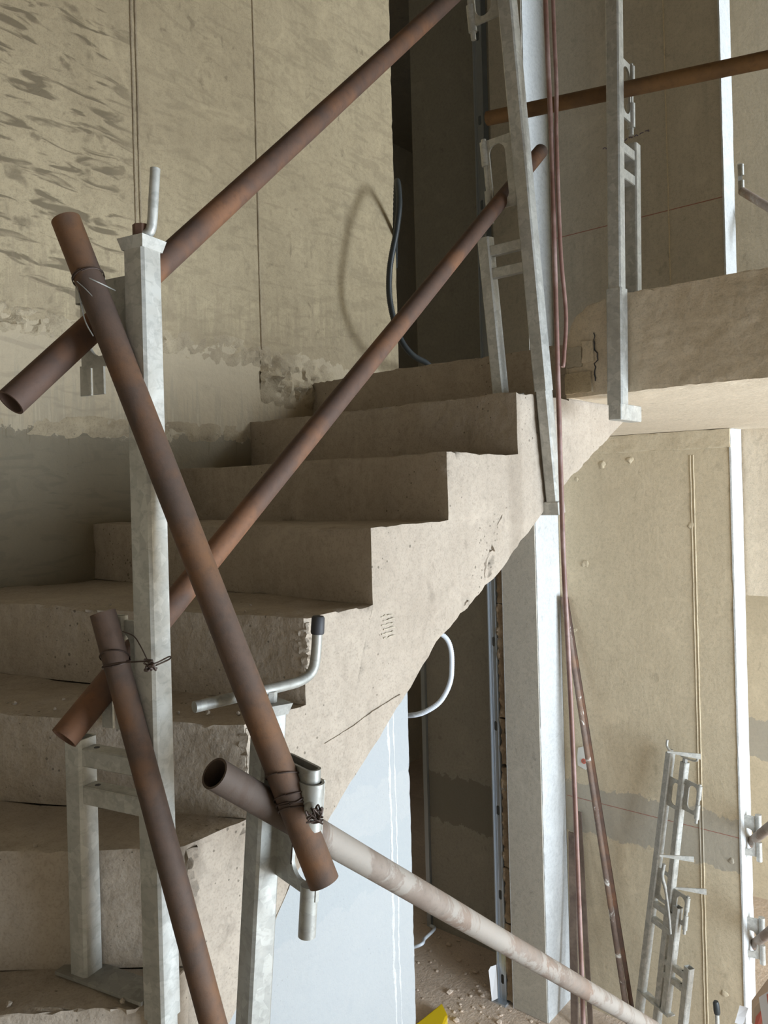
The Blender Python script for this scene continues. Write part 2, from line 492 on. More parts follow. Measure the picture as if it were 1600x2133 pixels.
wall_strip('rough_joint', -.7, 1.9, lambda a: .487 + .010 * noise.noise(Vector((a * 4, 0, 0))), .10, .030, 'joint', wall_left, 3.0)
wall_strip('rough_joint', -.7, 1.8, lambda a: .205 + .012 * noise.noise(Vector((a * 5, 3, 0))), .075, .022, 'joint', wall_left, 9.0)
wall_strip('rough_joint', 1.85, 2.5, lambda a: .40 + .05 * (2.2 - a), .20, .034, 'joint', wall_left, 15.0)
for a in (1.368, 1.384, 1.862):
    bm = BM()
    n = 90
    P = []
    for i in range(n + 1):
        z = .51 + (ZC - .51) * i / n
        P.append(W(a + .002 * noise.noise(Vector((z * 3, a, 0))), WB + .001, z))
    rod(bm, P, [.0042 * (1 + .35 * noise.noise(Vector((i * .6, a, 1)))) for i in range(n + 1)], 8)
    link_obj('formwork_seam', bm, 'joint', wall_left, 60)

for a, r0 in ((2.505, .007), (2.540, .004)):
    bm = BM(); n = 120
    P = [W(a + .010 * noise.noise(Vector((i * .09, a * 7, 0))), WB + .001, ZF + .02 + (2.25 if a > 2.45 else 1.9) * i / n) for i in range(n + 1)]
    rod(bm, P, [max(.0012, r0 * (1 + .9 * noise.noise(Vector((i * .35, a * 3, 5))))) for i in range(n + 1)], 8)
    for v in bm.verts:
        b_ = v.co.dot(D(0, 1)); v.co += D(0, 1) * ((WB - b_) * .6) + D(1, 0) * .006 * noise.noise(v.co * 25)
    link_obj('plaster_ridge', bm, 'pale', wall_left, 60)
# walls behind the camera and at the end of the stairwell
bm = BM(); gbox(bm, -.97, -.75, -2.325, 1.6, ZF, ZC); structure('wall_end', bm, 'dark')
# facade on the well side, with a glazed opening in each storey
def facade(z0, z1, holes, name):
    bm = BM(); a0, a1 = -.97, 9.0
    cur = a0
    for (h0, h1, y0, y1) in holes:
        gbox(bm, cur, h0, 3.4, 3.6, z0, z1)
        gbox(bm, h0, h1, 3.4, 3.6, z0, y0); gbox(bm, h0, h1, 3.4, 3.6, y1, z1)
        cur = h1
    gbox(bm, cur, a1, 3.4, 3.6, z0, z1)
    return structure(name, bm, 'dark')
facade(ZF, ZT, [(1.3, 4.0, -2.75, -.05)], 'wall_facade_lower')
facade(ZT, ZC, [(3.9, 5.0, .7, 3.1)], 'wall_facade_upper')
bm = BM(); gbox(bm, -.75, 3.2, .95, 1.15, ZS, ZC); structure('wall_light_block_upper', bm, 'dark')  # unseen wall, added to keep upper window light off the stair wall
bm = BM(); gbox(bm, -.97, -.75, 1.6, 3.6, ZF, ZC); structure('wall_end_right', bm, 'dark')

# upper slab: rounded broken nose over the stairwell, flat soffit
bm = BM()
prof = [(-1.036, .25), (-1.036, .36), (-1.028, .432), (-1.005, .478), (-.965, .508), (-.90, .520), (3.4, .517), (3.4, .25)]
prism(bm, [W(2.07, b, z) for b, z in prof], [W(9.0, b, z) for b, z in prof])
refine(bm, lambda p: .022 + .4 * max(0, p.dot(D(1, 0)) - 2.10) + .3 * max(0, p.dot(D(0, 1)) + .30))
roughen(bm, .0022, .012, 20, 5.0, keep=lambda c: c.dot(D(1, 0)) > 2.2 or c.dot(D(0, 1)) > -.1)
slab = structure('ceiling', bm, 'slab', 42, 'thick concrete slab edge of the upper floor over the stairwell')
bm = BM(); gbox(bm, 2.64, 9.0, -7.0, -1.036, ZS, .415); structure('ceiling_corridor', bm, 'slab')
bm = BM(); gbox(bm, -3.0, 9.0, -7.0, 5.0, ZC, ZC + .2); structure('ceiling_upper', bm, 'dark')
# broken corner of the slab edge: patched pieces
def rough_patch(name, a, b0, b1, z0, z1, t, mat, parent, seed):
    bm = BM(); gbox(bm, a - t, a + .01, b0, b1, z0, z1)
    refine(bm, .014); roughen(bm, .004, .012, 30, seed)
    return link_obj(name, bm, mat, parent, 45)
rough_patch('chipped_patch', 2.07, -1.030, -.985, .335, .395, .006, 'tread', slab, 1)
rough_patch('chipped_patch', 2.07, -.982, -.948, .345, .405, .008, 'slab', slab, 2)
rough_patch('chipped_patch', 2.07, -1.034, -.955, .262, .318, .012, 'joint', slab, 3)
bm = BM()
rod(bm, [W(2.067, -.946 + .006 * noise.noise(Vector((i * .9, 0, 0))) + (.008 if 5 < i < 9 else 0), .29 + .135 * i / 14) for i in range(15)], [.0015 + .0018 * abs(noise.noise(Vector((i * 1.3, 2, 0)))) for i in range(15)], 6)
link_obj('crack', bm, 'rubber', slab)

# partition beside the doorways (same plan in both storeys)
PILA, PILB0, PILB1, RWA, RWB = 3.63, -2.218, -2.012, 3.88, -1.112
for nm, z0, z1, m1 in (('wall_partition_lower', ZF, ZS, 'pillar'), ('wall_partition_upper', .415, ZC, 'pillar')):
    bm = BM(); gbox(bm, PILA, RWA + .2, PILB0, PILB1, z0, z1)
    refine(bm, graded(PILA, PILB1))
    roughen(bm, 0, .007, 18, 4.0, keep=lambda c: (c - W(PILA, PILB1, c.z - EYE)).length > .03)
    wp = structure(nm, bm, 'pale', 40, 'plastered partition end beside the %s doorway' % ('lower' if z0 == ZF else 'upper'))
    bm = BM(); gbox(bm, PILA - .006, PILA + .004, PILB0 + .001, PILB1 - .006, z0 + .004, z1 - .002)
    link_obj('plasterboard', bm, 'board', wp)
for nm, z0, z1 in (('wall_back_lower', ZF, ZS), ('wall_back_upper', ZT, ZC)):
    bm = BM(); gbox(bm, RWA, RWA + .17, PILB1 + .002, RWB, z0, z1)
    refine(bm, graded(RWA, RWB))
    roughen(bm, 0, .006, 16, 6.0, keep=lambda c: (c - W(RWA, RWB, c.z - EYE)).length > .03)
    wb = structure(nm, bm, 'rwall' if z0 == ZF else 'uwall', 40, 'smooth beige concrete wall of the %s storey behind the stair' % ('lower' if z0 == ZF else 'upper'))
    bm = BM(); gbox(bm, RWA - .004, RWA + .166, RWB - .002, RWB + .006, z0, z1)
    refine(bm, .05); roughen(bm, .001, .008, 16, 6.0); link_obj('plastered_return', bm, 'pale', wb, 40)
    for b in ((-1.283, -1.297) if z0 == ZF else (-1.37,)):
        bm = BM()
        zb = z1 - .12 if z0 == ZF else z1
        rod(bm, [W(RWA - .0005, b + .0015 * noise.noise(Vector((i * .5, b, 0))), z0 + (zb - z0) * i / 70) for i in range(71)], [.0032 * (1 + .4 * noise.noise(Vector((i * .7, b, 3)))) for i in range(71)], 8)
        reg(wb); link_obj('formwork_seam', bm, 'rwall', wb, 60)
    if z0 == ZF:
        bm = BM(); gbox(bm, RWA - .012, RWA + .01, PILB1 + .004, RWB + .004, .16, ZS - .002)
        refine(bm, .03); roughen(bm, .002, .006, 20, 8.0); link_obj('plaster_band', bm, 'rwall', wb, 40)
        bm = BM(); gbox(bm, RWA - .001, RWA + .002, PILB1 + .01, RWB - .003, -1.6865, -1.6835); link_obj('red_line', bm, 'redline', wb)  # red laser line, its light laid on as a thin coloured strip
        for (b, z, r) in ((-1.93, -.78, .013), (-1.86, -.42, .02), (-1.30, -.21, .016), (-1.75, .10, .02), (-1.60, .12, .018), (-1.90, .03, .012), (-1.155, -1.80, .016), (-1.20, -2.45, .016)):
            bm = BM()
            bmesh.ops.create_icosphere(bm, subdivisions=3, radius=r)
            for v in bm.verts:
                v.co *= 1 + .6 * noise.noise(v.co * 60 + Vector((b * 9, z, 0)))
            T = Matrix((D(1, 0, 0), D(0, 1, 0), Vector((0, 0, 1)))).transposed().to_4x4()
            bmesh.ops.scale(bm, vec=(.3, 1, 1), verts=bm.verts[:]); bmesh.ops.transform(bm, matrix=Matrix.Translation(W(RWA, b, z)) @ T, verts=bm.verts[:])
            link_obj('plaster_blob', bm, 'rwall', wb, 60)
    else:
        bm = BM(); gbox(bm, RWA - .001, RWA + .002, PILB1 + .01, RWB - .003, 1.338, 1.342); link_obj('red_line', bm, 'redline', wb)
        for i in range(9):
            b0 = -1.70 + .028 * i
            bm = BM(); rod(bm, [W(RWA - .001, b0 + .02 * k / 5, 1.742 + .006 * i * .4 + .012 * noise.noise(Vector((i * 3.3, k * .9, 0)))) for k in range(6)], .0022, 5)
            link_obj('chalk_mark', bm, 'ink', wb)

# wall with the doorway to the right of the bright corner
bm = BM(); gbox(bm, 4.06, 4.26, RWB - .2, 3.4, -.56, ZS); structure('wall_lintel', bm, 'slab')
bm = BM(); gbox(bm, 5.05, 5.25, -2.13, 3.4, ZT, ZC); structure('wall_back_right_upper', bm, 'uwall')
bm = BM(); gbox(bm, 4.05, 5.05, -2.13, -1.93, ZT, ZC); structure('wall_side_upper', bm, 'rwall')
bm = BM(); gbox(bm, 5.6, 5.8, -2.4, 3.4, ZF, ZC); structure('wall_far', bm, 'rwall')
bm = BM(); gbox(bm, 4.16, 5.6, -2.33, -2.13, ZF, ZC); structure('wall_far_side', bm, 'rwall')
# inner wall seen through the doorways
bm = BM(); gbox(bm, 4.0, 4.15, -3.03, -2.12, ZF, ZC); structure('wall_inner', bm, 'pillar', None, 'grey plastered wall inside the doorway')
bm = BM(); gbox(bm, 7.5, 7.7, -7.0, -2.3, ZF, ZC); structure('wall_corridor_end', bm, 'rwall')
bm = BM(); gbox(bm, -3.0, 7.5, -5.2, -5.0, ZF, ZC); structure('wall_corridor_side', bm, 'rwall')
bm = BM(); gbox(bm, 1.5, 1.7, -5.0, -2.33, ZF, ZC); structure('wall_corridor_near', bm, 'rwall')

# ------------------------------------------------------------------ staircase
stair = root('staircase', W(1.0, -1.5, ZF), 'raw cast concrete staircase with winding lower steps and chipped edges', 'staircase')
B0 = -1.05
def zk(k): return {-1: .415, 0: .251, 1: .083, 2: -.077, 3: -.234, 4: -.394, 5: -.555, 6: -.745}.get(k, -.745 - .165 * (k - 6))
NOSE = {-1: ((2.11, B0), (2.11, WB)), 0: ((1.81, B0), (1.80, WB)), 1: ((1.487, B0), (1.495, WB)), 2: ((1.211, B0), (1.20, WB)),
        3: ((1.014, B0), (.717, WB)), 4: ((.867, B0), (.33, WB)), 5: ((.738, B0), (-.138, WB)), 6: ((.653, -1.015), (-.42, WB)),
        7: ((.62, -.985), (-.75, -1.45)), 8: ((.62, -.955), (-.75, -.65)), 9: ((.64, -.92), (-.45, .15)), 10: ((.76, -.88), (.40, .15))}
for i in range(11, 18): NOSE[i] = ((1.04 + .28 * (i - 11), -.88), (1.04 + .28 * (i - 11), .15))
for k in range(-1, 18):
    (i0, o0) = NOSE[k]
    if k == -1: i1, o1 = (2.66, B0), (2.66, WB)
    else: (i1, o1) = NOSE[k - 1]
    poly = [i0, o0]
    if k == 7: poly.append((-.75, WB))
    if k == 9: poly.append((-.75, .15))
    poly += [o1, i1]
    if k == 6: poly.append((.738, B0))
    if k >= 10:
        pass
    zt, zb = zk(k), (ZS if k == -1 else zk(k + 1))
    bm = BM()
    prism(bm, [W(a, b, zb) for a, b in poly], [W(a, b, zt) for a, b in poly])
    if k < 8:
        refine(bm, .022)
        def dist(c, p, q):
            x = Vector((c.dot(D(1, 0)), c.dot(D(0, 1)))); p = Vector(p); q = Vector(q)
            t = (x - p).dot(q - p) / (q - p).length_squared
            return (x - p - (q - p) * t).length
        def arris(c, zt=zt, zb=zb, i0=i0, o0=o0, i1=i1, o1=o1):
            # only the nosing, the side edge of the tread and the inner arris of the riser may break
            if c.z < zb + EYE + .004: return False
            if dist(c, i1, o1) < .006: return False
            return c.z > zt + EYE - .012 or dist(c, i0, o0) < .006
        for v in bm.verts:
            if v.co.z > zt + EYE - .001: v.co.z += .007 * noise.noise(v.co * 4.5) + .003 * noise.noise(v.co * 13)
        roughen(bm, .0022, .020 if k >= 3 else .011, 17, 0.0, None, arris)
    link_obj('step', bm, 'stair', stair, 38)

# waist of the flight: its lower edge follows the photograph's curved soffit
soff = [(2.60, .252), (2.066, .001), (1.852, -.124), (1.702, -.213), (1.448, -.335), (1.31, -.440), (1.073, -.620), (.97, -.700), (.933, -.743), (.80, -.90), (.64, -1.12), (.56, -1.25)]
topl = []
for k in range(0, 7):
    a = NOSE[k][0][0]
    topl += [(a, zk(k + 1))]
    prev = NOSE[k - 1][0][0]
    topl.insert(len(topl) - 1, (prev, zk(k + 1)))
poly = [(2.60, .25)] + [(2.11, .25)]
for k in range(0, 6):
    poly += [(NOSE[k - 1][0][0], zk(k + 1)), (NOSE[k][0][0], zk(k + 1))]
poly += [(NOSE[5][0][0], zk(7)), (.56, zk(7))]
poly += soff[::-1][:-1]
# drop doubles
P2 = []
for p in poly:
    if not P2 or (abs(p[0] - P2[-1][0]) + abs(p[1] - P2[-1][1])) > 1e-4: P2.append(p)
bm = BM()
prism(bm, [W(a, B0, z) for a, z in P2], [W(a, WB, z) for a, z in P2])
refine(bm, .024, lambda p: p.dot(D(0, 1, 0)) > B0 - .08)
def near_soffit(c):
    a, z = c.dot(D(1, 0)), c.z - EYE
    for (p, q) in zip(soff[:-1], soff[1:]):
        p, q, x = Vector(p), Vector(q), Vector((a, z))
        t = max(0, min(1, (x - p).dot(q - p) / (q - p).length_squared))
        if (x - p - (q - p) * t).length < .004: return True
    return False
roughen(bm, .0022, .008, 21, 0.0, lambda c: c.dot(D(0, 1, 0)) < B0 - .06, near_soffit)
waist = link_obj('waist_slab', bm, 'stair', stair, 38)
# torn honeycombed spots and ridges on the side of the flight
def side_patch(name, pts, wd, amp, seed, mat='stair'):
    bm = BM(); n = 46; m = 8; G = []
    path = smooth_path([Vector((p[0], 0, p[1])) for p in pts], 10)
    L = len(path)
    for i in range(L):
        t = i / (L - 1)
        d = (path[min(L - 1, i + 1)] - path[max(0, i - 1)]).normalized(); nrm = Vector((-d.z, 0, d.x))
        w = wd * (math.sin(PI * min(1, max(.03, t))) ** .5) * (1 + .5 * noise.noise(Vector((i * .45, seed, 0))))
        row = []
        for j in range(m + 1):
            s = j / m - .5
            p = path[i] + nrm * (s * w)
            q = Vector((p.x * 40, p.z * 40, seed))
            h = -.002 if j in (0, m) else .002 + amp * max(-.3, noise.noise(q) + .4 * noise.noise(q * 2.7))
            row.append(bm.verts.new(W(p.x, B0 + h, p.z)))
        G.append(row)
    for i in range(L - 1):
        for j in range(m):
            bm.faces.new((G[i][j], G[i + 1][j], G[i + 1][j + 1], G[i][j + 1]))
    return sub(name, bm, mat, waist, 45)
side_patch('honeycomb_patch', [(1.745, -.055), (1.72, -.085), (1.69, -.12), (1.672, -.16)], .028, .011, 1)
side_patch('honeycomb_patch', [(1.668, -.158), (1.652, -.195), (1.638, -.225)], .036, .012, 2)
side_patch('honeycomb_patch', [(1.56, -.27), (1.545, -.285)], .02, .010, 4)
side_patch('pour_ridge', [(1.29, -.435), (1.20, -.452), (1.12, -.470), (1.06, -.478)], .006, .002, 5, 'stair')
for q in range(6):
    z_ = -.262 - .009 * q
    bm = BM(); rod(bm, [W(1.235 + .006 * (q % 2) + .038 * i / 6, B0 + .0012, z_ + .004 * noise.noise(Vector((q, i * .7, 0)))) for i in range(7)], [.0012 + .0012 * abs(noise.noise(Vector((q * 2.2, i, 1)))) for i in range(7)], 6)
    sub('mortar_smear', bm, 'tread', waist)
bm = BM()
for (a, z0, z1, sd, w) in ((1.016, -.345, -.243, 3, .022), (.869, -.548, -.402, 8, .036), (.742, -.72, -.562, 11, .034)):
    bm = BM(); n = 26; m = 8; G = []
    for i in range(n + 1):
        z = z0 + (z1 - z0) * i / n; row = []
        for j in range(m + 1):
            t = j / m
            q = Vector((t * 6, z * 45, sd))
            d = .0065 + .012 * max(-.35, noise.noise(q * 2) + .7 * noise.noise(q * 4.3))
            ww = w * (1 + .4 * noise.noise(Vector((z * 30, sd, 2))))
            # wraps the arris: from the riser face round to the side face
            if t < .5: aa, bb = a - d * .6, B0 - ww * (1 - 2 * t)
            else: aa, bb = a + ww * (2 * t - 1) * .7, B0 + d * .6
            if j == 0: aa = a + .003
            if j == m: bb = B0 - .003
            row.append(bm.verts.new(W(aa, bb, z)))
        G.append(row)
    for i in range(n):
        for j in range(m): bm.faces.new((G[i][j], G[i + 1][j], G[i + 1][j + 1], G[i][j + 1]))
    sub('broken_arris', bm, 'stair', waist, 30)
# crumbs of mortar lying along the lower treads
crumb_src = []
rnd = random.Random(3)
for k, (na, nb) in ((4, (-1.07, -1.6)), (5, (-1.07, -1.4)), (6, (-1.05, -1.25)), (3, (-1.07, -1.5)), (0, (-1.06, -1.2))):
    (i0, o0), (i1, o1) = NOSE[k], NOSE[k - 1]
    for q in range(16 if k >= 4 else 7):
        t = rnd.uniform(.02, .55); s = rnd.uniform(.06, .5)
        a = (i0[0] + (o0[0] - i0[0]) * t) * (1 - s) + (i1[0] + (o1[0] - i1[0]) * t) * s
        b = (i0[1] + (o0[1] - i0[1]) * t) * (1 - s) + (i1[1] + (o1[1] - i1[1]) * t) * s
        crumb_src.append((a, b, zk(k), rnd.uniform(.002, .0055)))
bm = BM()
for (a, b, z, r) in crumb_src:
    vs = bmesh.ops.create_icosphere(bm, subdivisions=1, radius=r)['verts']
    for v in vs: v.co *= rnd.uniform(.7, 1.25)
    bmesh.ops.translate(bm, verts=vs, vec=W(a, b, z + r * .45))
cr = link_obj('mortar_crumbs', bm, 'stair'); tag(cr, 'small grey mortar crumbs scattered over the stair treads', 'debris', None, 'stuff')

# ------------------------------------------------------------------ edge clamp frames
def frame(name, O, inward, lean, P, label, handle=None, mat='galv', flip=1):
    """slab-edge guard post: square post, two rail brackets, short clamping leg, crossbars, feet, screw handle.
    local x = inward over the slab, z = up the post; P holds the heights"""
    k = Vector(lean).normalized()
    i = (inward - k * inward.dot(k)).normalized()
    j = k.cross(i)
    r = bpy.data.objects.new(name, None); COL.objects.link(r)
    r.matrix_world = Matrix(((i.x, j.x, k.x, O.x), (i.y, j.y, k.y, O.y), (i.z, j.z, k.z, O.z), (0, 0, 0, 1)))
    r['local'] = 1
    tag(r, label, 'guard post', 'slab-edge guard posts')
    def part(nm, bm, m=mat, sm=30, parent=r):
        bmesh.ops.recalc_face_normals(bm, faces=bm.faces[:])
        me = bpy.data.meshes.new(nm); bm.to_mesh(me); bm.free()
        if sm:
            me.polygons.foreach_set('use_smooth', [True] * len(me.polygons)); me.set_sharp_from_angle(angle=math.radians(sm))
        me.materials.append(M[m]); o = bpy.data.objects.new(nm, me); COL.objects.link(o); o.parent = parent
        return o
    w = P.get('w', .040)
    bm = BM(); sqtube(bm, 0, 0, P.get('split', P['bot']), P['top'], w); post = part('post', bm)
    if 'split' in P:
        bm = BM(); sqtube(bm, 0, 0, P['bot'], P['split'] + .002, P.get('w2', w - .006)); part('lower_post', bm)
        if P.get('channel'):
            bm = BM(); lbox(bm, -w * .35, w * .35, -w * .5 - .004, -w * .5 + .001, P['bot'] + .02, P['split']); part('guide_channel', bm, 'galvd')
    if 'cap' in P:
        bm = BM(); prism(bm, [Vector((sx * (w * .5 + .0005), sy * (w * .5 + .0005), P['top'] - .012)) for sx, sy in ((-1, -1), (1, -1), (1, 1), (-1, 1))], [Vector((sx * (w * .5 + .005), sy * (w * .5 + .005), P['top'] + .005)) for sx, sy in ((-1, -1), (1, -1), (1, 1), (-1, 1))]); cap = part('cap_plate', bm)
    for bk_ in P['brackets']:
        z0, z1, kind = bk_[:3]; bxx = bk_[3] if len(bk_) > 3 else P.get('bx', .125)
        yo = P.get('yo', 0.0); zc = (z0 + z1) / 2
        bm = BM(); slot_plate(bm, w * .5 - .004, bxx, z0, z1, min(P.get('sx', .078), bxx - .034), zc, .0245, (z1 - z0) * .5 - .016, yo - .003, yo + .003)
        br = part('rail_bracket', bm)
        ex = bxx
        if kind == 'pin':
            bm = BM(); rod(bm, [(ex, yo, z1 - .002), (ex, yo, z1 - .065)], .0115, 18); part('hinge_sleeve', bm, mat, 40, br)
            bm = BM(); rod(bm, [(ex, yo, z0 + .055), (ex, yo, z0 - .012)], .0115, 18); part('hinge_sleeve', bm, mat, 40, br)
            bm = BM(); rod(bm, [(ex, yo, z1 + .006), (ex, yo, z0 - .032)], .007, 12); part('pin', bm, mat, 40, br)
        elif kind == 'wedge':
            bm = BM(); stadium(bm, ex - .02, yo, z1 - .03, z1 + .006, .018, .010, .0035); part('wedge_band', bm, mat, 40, br)
            for sx in (-.034, -.006):
                bm = BM(); lbox(bm, ex + sx - .011, ex + sx + .011, yo - .002, yo + .002, z0 - .042, z0 + .004); part('wedge_tail', bm, mat, 0, br)
        elif kind == 'hook':
            bm = BM(); stadium(bm, ex - .028, yo - .018, z1 - .062, z1 + .002, .028, .016, .004); part('wedge_band', bm, mat, 40, br)
            bm = BM(); stadium(bm, ex - .034, yo - .018, z1 - .010, z1 + .020, .030, .0125, .004); part('wedge', bm, mat, 40, br)
            bm = BM(); bmesh.ops.create_uvsphere(bm, u_segments=14, v_segments=8, radius=.009, matrix=Matrix.Translation((ex + .010, yo - .028, z1 - .028))); part('rivet', bm, mat, 60, br)
            bm = BM(); rod(bm, [(ex - .014, yo - .004, z0 + .02), (ex - .014, yo - .004, z0 - .052)], .0125, 20); part('hinge_sleeve', bm, mat, 40, br)
    if 'leg' in P:
        lx, l0, l1 = P['leg']; lw = P.get('lw', .036)
        bm = BM(); sqtube(bm, lx, 0, l0, l1, lw); part('leg', bm)
        for zc in P['bars']:
            bm = BM(); lbox(bm, w * .5 - .003, lx - lw * .5 + .003, -.014, .014, zc - .014, zc + .014)
            bmesh.ops.bevel(bm, geom=bm.edges[:], offset=.002, segments=1, affect='EDGES'); part('crossbar', bm, mat, 0)
            bm = BM(); rod(bm, [(lx - .035, 0, zc + .0135), (lx - .035, 0, zc + .0146)], .0045, 10); part('bolt_hole', bm, 'rubber', 0)
        fx0, fx1 = P.get('foot', (lx - .06, lx + .06))
        bm = BM(); lbox(bm, fx0, fx1, -.024, .024, l0 - .005, l0 + .0005); part('foot_plate', bm, 'galvd' if P.get('dirtyfoot') else mat, 0)
    if 'jaw' in P:
        jx, jh = P['jaw']
        bm = BM(); lbox(bm, -w * .55, jx, -w * .5, w * .5, P['bot'] - jh, P['bot'] + .002)
        bmesh.ops.bevel(bm, geom=bm.edges[:], offset=.002, segments=1, affect='EDGES'); part('lower_jaw', bm, P.get('jawmat', mat), 0)
    if handle:
        zt = P['top'] + .005
        bm = BM(); rod(bm, [(0, 0, zt - .02), (0, 0, zt + handle['nut'])], handle.get('nr', .012), 8); part('screw', bm, 'rust' if handle.get('rusty') else 'galvd', 30)
        pts = smooth_path([Vector(p) for p in handle['pts']], 6)
        bm = BM(); rod(bm, pts, handle.get('r', .0075), 14); hd = part('handle', bm, mat, 50)
        if handle.get('cap'):
            a, b = Vector(handle['cap'][0]), Vector(handle['cap'][1])
            bm = BM(); rod(bm, [a, a + (b - a) * .08, a + (b - a) * .9, b], [.0098, .0108, .0104, .0085], 16); part('rubber_cap', bm, 'rubber', 50, hd)
    return r

G_IN = D(0, -1, 0)                       # over the upper flight
# front post at the winders
f1 = frame('guard_post', W(.664, -1.008, -.745), D(-.22, -.975), (0, 0, 1),
      dict(top=1.118, bot=-.30, split=-.02, brackets=[(.945, 1.075, 'wedge'), (.435, .56, 'wedge', .100)], leg=(.155, .006, .372), bars=(.345, .287), cap=1, sx=.088, bx=.128, jaw=(.14, .03), foot=(.018, .198), dirtyfoot=1),
      'tall galvanised guard post in the left foreground, clamped on the lowest visible step',
      dict(nut=.022, rusty=1, nr=.013, pts=[(-.002, .004, 1.130), (-.012, .0, 1.131), (-.018, -.002, 1.142), (-.021, -.004, 1.18), (-.024, -.006, 1.226)], r=.0075))
# F2: low post in the middle foreground
k2 = (W(.784, -.886, -.333) - W(.761, -.914, -.792)).normalized()
f2 = frame('guard_post', W(.768, -.905, -.60), D(-.14, .99), k2,
      dict(top=.285, bot=-1.05, brackets=[(.035, .205, 'hook')], leg=(.165, -.98, -.60), bars=(-.64, -.70), sx=.082, bx=.118, yo=.016, cap=1, jaw=(.15, .03)),
      'galvanised guard post with a bent screw handle, cut off by the lower picture edge',
      dict(nut=.016, nr=.011, pts=[(-.0, -.125, .300), (.0, -.05, .305), (.0, .02, .310), (.0, .055, .314), (.0, .076, .326), (.0, .082, .348), (.0, .083, .395)], r=.0082, cap=[(.0, .083, .384), (.0, .083, .412)]), mat='galvm')
# F3: leaning post on the upper steps
k3 = (W(1.777, -1.005, 1.124) - W(1.943, -1.005, -.064)).normalized()
f3 = frame('guard_post', W(1.915, -1.026, .258), D(-.03, -1), k3,
      dict(top=1.16, bot=-.305, split=.0, channel=1, brackets=[(.50, .685, 'pin'), (.98, 1.12, 'pin')], leg=(.132, .0, .435), bars=(.395, .335), sx=.070, bx=.108, jaw=(.075, .035)),
      'leaning galvanised guard post at the top of the stair, left of the hanging hose')
# F4: post on the slab edge
f4 = frame('guard_post', W(2.042, -.866, .52), D(1, 0), (W(0, .018, 1) - W(0, 0, 0)),
      dict(top=1.05, bot=-.305, split=.005, w=.037, w2=.044, brackets=[(.49, .65, 'pin'), (.94, 1.04, 'pin')], leg=(.115, .004, .432), bars=(.395, .325), sx=.072, bx=.108, jaw=(.12, .042)),
      'upright guard post clamped on the edge of the upper floor slab')

# ------------------------------------------------------------------ steel pipes (guard rails and braces)
R = .0212
def rail(name, p0, p1, mat, label, r=R, cuts=24, group='scaffold pipes used as guard rails'):
    bm = BM(); pipe(bm, p0, p1, r, .0034, 30, cuts, dent=.02)
    o = link_obj(name, bm, mat, None, 40); tag(o, label, 'pipe', group); return o
rail1a, rail1b = W(.507, -1.10, .136), W(1.72, -1.10, 1.315)
rail('steel_pipe', rail1a, rail1b, 'rust', 'rusty steel handrail pipe, the upper of the two climbing with the stair')
rail2a, rail2b = W(.572, -1.10, -.350), W(2.075, -1.10, .982)
rail('steel_pipe', rail2a, rail2b, 'rust', 'rusty steel pipe, the lower of the two rails climbing with the stair')
rail3a, rail3b = W(.640, -.838, -.366), W(2.10, -.838, -1.50)
rail('steel_pipe', rail3a, rail3b, 'rail3', 'dusty grey steel pipe falling to the lower right with an open end')
rail4a, rail4b = W(2.06, -1.27, 1.128), W(2.155, -.44, 1.052)
rail('steel_pipe', rail4a, rail4b, 'ruste', 'dark rusty pipe running level behind the posts at the upper right')

def at(px, py, Y):
    """point seen at a photograph pixel, at a known depth"""
    dx, dy = px - 800, py - CY_PX
    x = (dx - ROLL * dy) / (1 + ROLL * ROLL); y = (dy + ROLL * dx) / (1 + ROLL * ROLL)
    return Vector((x / F_PX * Y, Y, -y / F_PX * Y + EYE))
brA0, brA1 = at(137, 458, 1.150), at(675, 1838, 1.075)
rail('brace_pipe', brA0, brA1, 'rustd', 'long rusty brace pipe crossing in front, wired to the rails at both ends', R, group='wired brace pipes')
brB0, brB1 = at(214, 1276, 1.150), at(462, 2200, 1.075)
rail('brace_pipe', brB0, brB1, 'rustd', 'short orange-rusted brace pipe in the lower left foreground', .0185, group='wired brace pipes')

# ------------------------------------------------------------------ tie wire
def loops(bm, c, axis, r, turns, tilt, pitch, rw=.0011, seed=0, wob=.1, n=26):
    x, y = basis(axis)
    axis = axis.normalized()
    t = (axis + x * tilt[0] + y * tilt[1]).normalized()
    pts = []
    for k in range(int(turns * n) + 1):
        a = 2 * PI * k / n
        rad = x * math.cos(a) + y * math.sin(a)
        off = -(rad.dot(t)) / (axis.dot(t)) * r
        pts.append(c + rad * (r * (1 + wob * .15 * noise.noise(Vector((k * .2, seed, 0))))) + axis * (off + pitch * k / n + wob * r * .25 * noise.noise(Vector((k * .13, 0, seed)))))
    rod(bm, pts, rw, 6)
def knot(bm, c, s, n, seed, rw=.0013):
    rr = random.Random(seed)
    for q in range(n):
        P = [c + Vector((rr.uniform(-1, 1), rr.uniform(-.6, .6), rr.uniform(-1, 1))) * s for _ in range(4)]
        rod(bm, smooth_path(P, 6), rw, 6)
axA = (brA1 - brA0).normalized()
def onbr(p0, p1, t): return p0 + (p1 - p0) * t
w1 = root('tie_wire', at(630, 1720, 1.1), 'dark tie wire binding the brace pipe to the dusty falling pipe', 'wire', 'tie wires')
bm = BM(); c = onbr(brA0, brA1, .878)
for q, (tl, dz) in enumerate((((.5, .2), -.03), ((.45, .1), .0), ((.5, .25), .012), ((-.15, .1), .0), ((.55, .2), .02))):
    loops(bm, c + axA * dz, axA, R + .0016, 1.0, tl, .001, .0011, q)
link_obj('loop', bm, 'wire', w1, 60)
bm = BM(); knot(bm, at(655, 1697, 1.05), .012, 9, 4); link_obj('knot', bm, 'wire', w1, 60)
